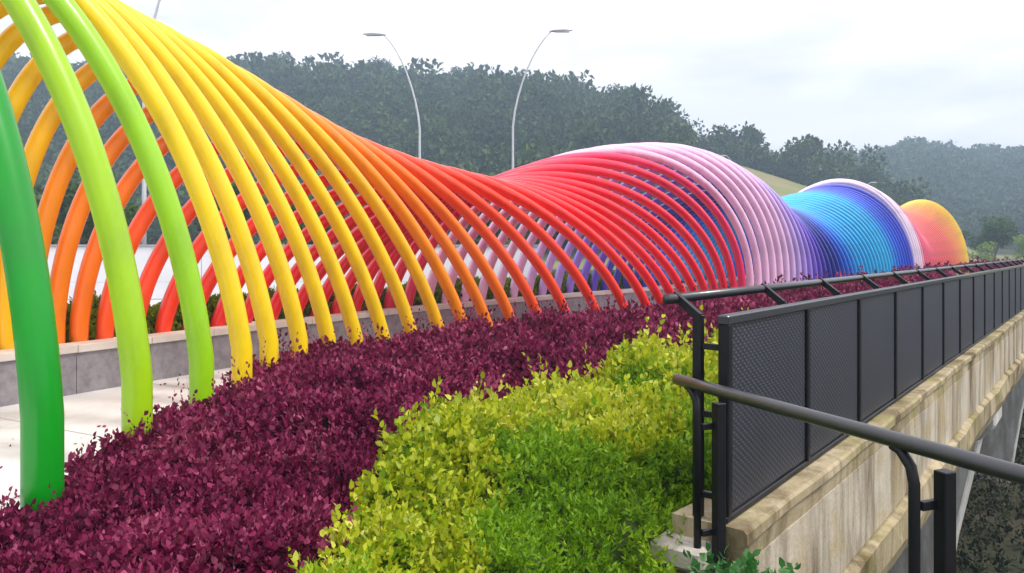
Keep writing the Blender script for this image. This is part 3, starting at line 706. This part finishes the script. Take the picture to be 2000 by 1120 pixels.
# ------------------------------------------------------------------ wooded hills
R1 = [(-1.2, 150, 240), (-.5, 140, 240), (-.3, 142, 235), (-.133, 160, 228), (0, 172, 215), (.153, 202, 200), (.205, 244, 182), (.25, 256, 172), (.32, 278, 165), (.40, 303, 155), (.467, 325, 150), (.533, 372, 145), (.62, 425, 140), (.8, 480, 135)]
R2 = [(-1.2, 330, 330), (.2, 330, 330), (.467, 303, 330), (.533, 294, 335), (.60, 300, 330), (.667, 306, 325), (.9, 318, 320), (1.6, 320, 320)]
def ridge(tab, s):
    s = np.asarray(s); a = np.array(tab); return np.interp(s, a[:, 0], a[:, 1]), np.interp(s, a[:, 0], a[:, 2])
def hill(x, y):
    y = np.maximum(y, 1.); s = x/y
    yt, d = ridge(R1, s); zr = 1.7+(490-yt)*d/1500-7; f = .36*d
    h1 = zr*np.where(y < d, sstep(0, 1, (y-f)/(d-f)), 1-sstep(0, 1, (y-d)/110)*.8)
    yt, d = ridge(R2, s); zr = 1.7+(490-yt)*d/1500-7; f = .45*d
    h2 = zr*np.where(y < d, sstep(0, 1, (y-f)/(d-f)), 1-sstep(0, 1, (y-d)/110)*.8)
    return np.maximum(h1, h2)
hx = np.linspace(-330, 440, 150); hy = np.linspace(52, 470, 110); HX, HY = np.meshgrid(hx, hy, indexing='ij')
HZ = hill(HX, HY)+2.5*(vnoise(HX, HY, 21, .03)-.5)*sstep(60, 110, HY)-.35*(1-sstep(52, 80, HY))
edge = np.minimum.reduce([sstep(-330, -260, HX), 1-sstep(370, 440, HX), 1-sstep(420, 470, HY)]); HZ = HZ*edge-.4*(1-edge)
hm = noisy('hill_grass', [(.08, .14, .03), (.16, .22, .05), (.27, .22, .10), (.12, .20, .04), (.20, .25, .07)], .05, 9, .95, .3, 1.5)
ho = grid('hills', np.stack([HX, HY, HZ], -1), hm); tag(ho, kind='structure')
# forest: crowns merged into one mass; near stands get finer leaf cards
def proto(n, size): return [crown(n, 4.2, blobs(4.2, 6.0, 1.5, 9), size).reshape(-1, 3) for _ in range(6)]
PFAR, PNEAR = proto(170, 1.25), proto(420, .75)
cand = 11500
s_ = rng.uniform(-.72, 1.05, cand); yy = rng.uniform(78, 350, cand)
yt1, d1 = ridge(R1, s_); xx = s_*yy; zz = hill(xx, yy)
keep = (yy < d1+10) | ((yy > 165) & (yy < 345) & (s_ > .45)) | ((yy > 235) & (yy < 345) & (s_ > .12))
clear = (s_ > .22) & (yy < d1-11+3*np.sin(s_*60))           # grassy clearing on the slope
small = clear & (((s_ < .30) & (yy > 96) & (yy < 106)) | ((s_ > .47) & (yy > 108)))
keep &= ~(clear & ~small); keep &= (zz > 1.0) & ~((s_ > .52) & (yy < 160))
xx, yy, zz, small, s_ = xx[keep], yy[keep], zz[keep], small[keep], s_[keep]
grid_ = {}
for i in rng.permutation(len(xx)):
    q = 4.3 if not small[i] else 2.6
    c = (int(xx[i]//q), int(yy[i]//q), bool(small[i]))
    if c not in grid_: grid_[c] = i
parts = []
for i in grid_.values():
    pr = random.choice(PNEAR if yy[i] < 185 else PFAR); a = random.uniform(0, 6.28); s = random.uniform(.6, 1.35)
    if small[i]: s *= .42
    elif s_[i] > .2 and yy[i] < 235: s *= .88
    ca, sa = math.cos(a)*s, math.sin(a)*s
    Rm = np.array([[ca, -sa, 0], [sa, ca, 0], [0, 0, s*random.uniform(.85, 1.25)]])
    parts.append((pr @ Rm.T)+np.array([xx[i], yy[i], zz[i]-1.0*s]))
fo_ = npmesh('forest', np.concatenate(parts), 4, M['forest']); tag(fo_, 'dense forest covering the hills behind', 'forest', kind='stuff')
print('forest trees', len(parts))
# trees that stand out on the skyline
for (px, top, wid, lb) in [(548, 114, 13, 'broad umbrella-crowned tree on the ridge, leftmost above the skyline'), (642, 126, 8, 'smaller open tree on the ridge, second from the left'), (745, 118, 12, 'tall pale-trunked tree on the ridge left of the first lamp'), (905, 142, 12, 'wide flat-topped tree on the ridge between the two lamps'), (1045, 168, 6, 'small tree on the ridge right of the second lamp'), (1212, 172, 10, 'tree on the ridge above the pink arches'), (1302, 205, 7.5, 'isolated tree on the falling ridge right of the pink hump'), (1470, 252, 5.5, 'tree on the falling ridge above the grassy slope'), (1580, 258, 5, 'thin tall tree on the falling ridge above the blue arches')]:
    s0 = (px-1000)/1500; yt, d = ridge(R1, s0); d = float(d)-2; z = float(hill(np.array(s0*d), np.array(d)))
    H_ = 1.7+(490-top)*d/1500-z
    tree('ridge_tree', s0*d, d, z-.5, H_+.5, wid/2, lb, 'forest', 1100, .62, 'palebark', .55, .8, group='trees standing out on the ridge')
# undergrowth in the gully
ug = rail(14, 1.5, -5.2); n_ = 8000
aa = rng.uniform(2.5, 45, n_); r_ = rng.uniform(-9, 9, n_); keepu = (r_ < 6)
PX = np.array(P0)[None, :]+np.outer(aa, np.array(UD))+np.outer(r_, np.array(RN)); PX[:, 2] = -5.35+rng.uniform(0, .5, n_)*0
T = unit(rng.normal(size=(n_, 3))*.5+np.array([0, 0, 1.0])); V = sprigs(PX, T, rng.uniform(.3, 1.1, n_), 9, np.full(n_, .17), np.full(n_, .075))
un = npmesh('undergrowth', V, 6, M['shade_leaf']); tag(un, 'undergrowth in the gully below the bridge, shade put into its leaf colour', 'undergrowth', kind='stuff')

# ------------------------------------------------------------------ haze
hb = bpy.data.materials.new('haze_air'); hb.use_nodes = True; t = hb.node_tree; t.nodes.clear()
out = N(t, 'ShaderNodeOutputMaterial'); pv = N(t, 'ShaderNodeVolumePrincipled')
pv.inputs['Color'].default_value = (.60, .79, 1.0, 1); pv.inputs['Density'].default_value = .0020; pv.inputs['Anisotropy'].default_value = .2
t.links.new(pv.outputs[0], out.inputs['Volume'])
V, F = box_vf((0, 0, 36), (640, 0, 0), (0, 640, 0), (0, 0, 44))
hz_o = pyd('haze', V, F, hb); tag(hz_o, kind='stuff')
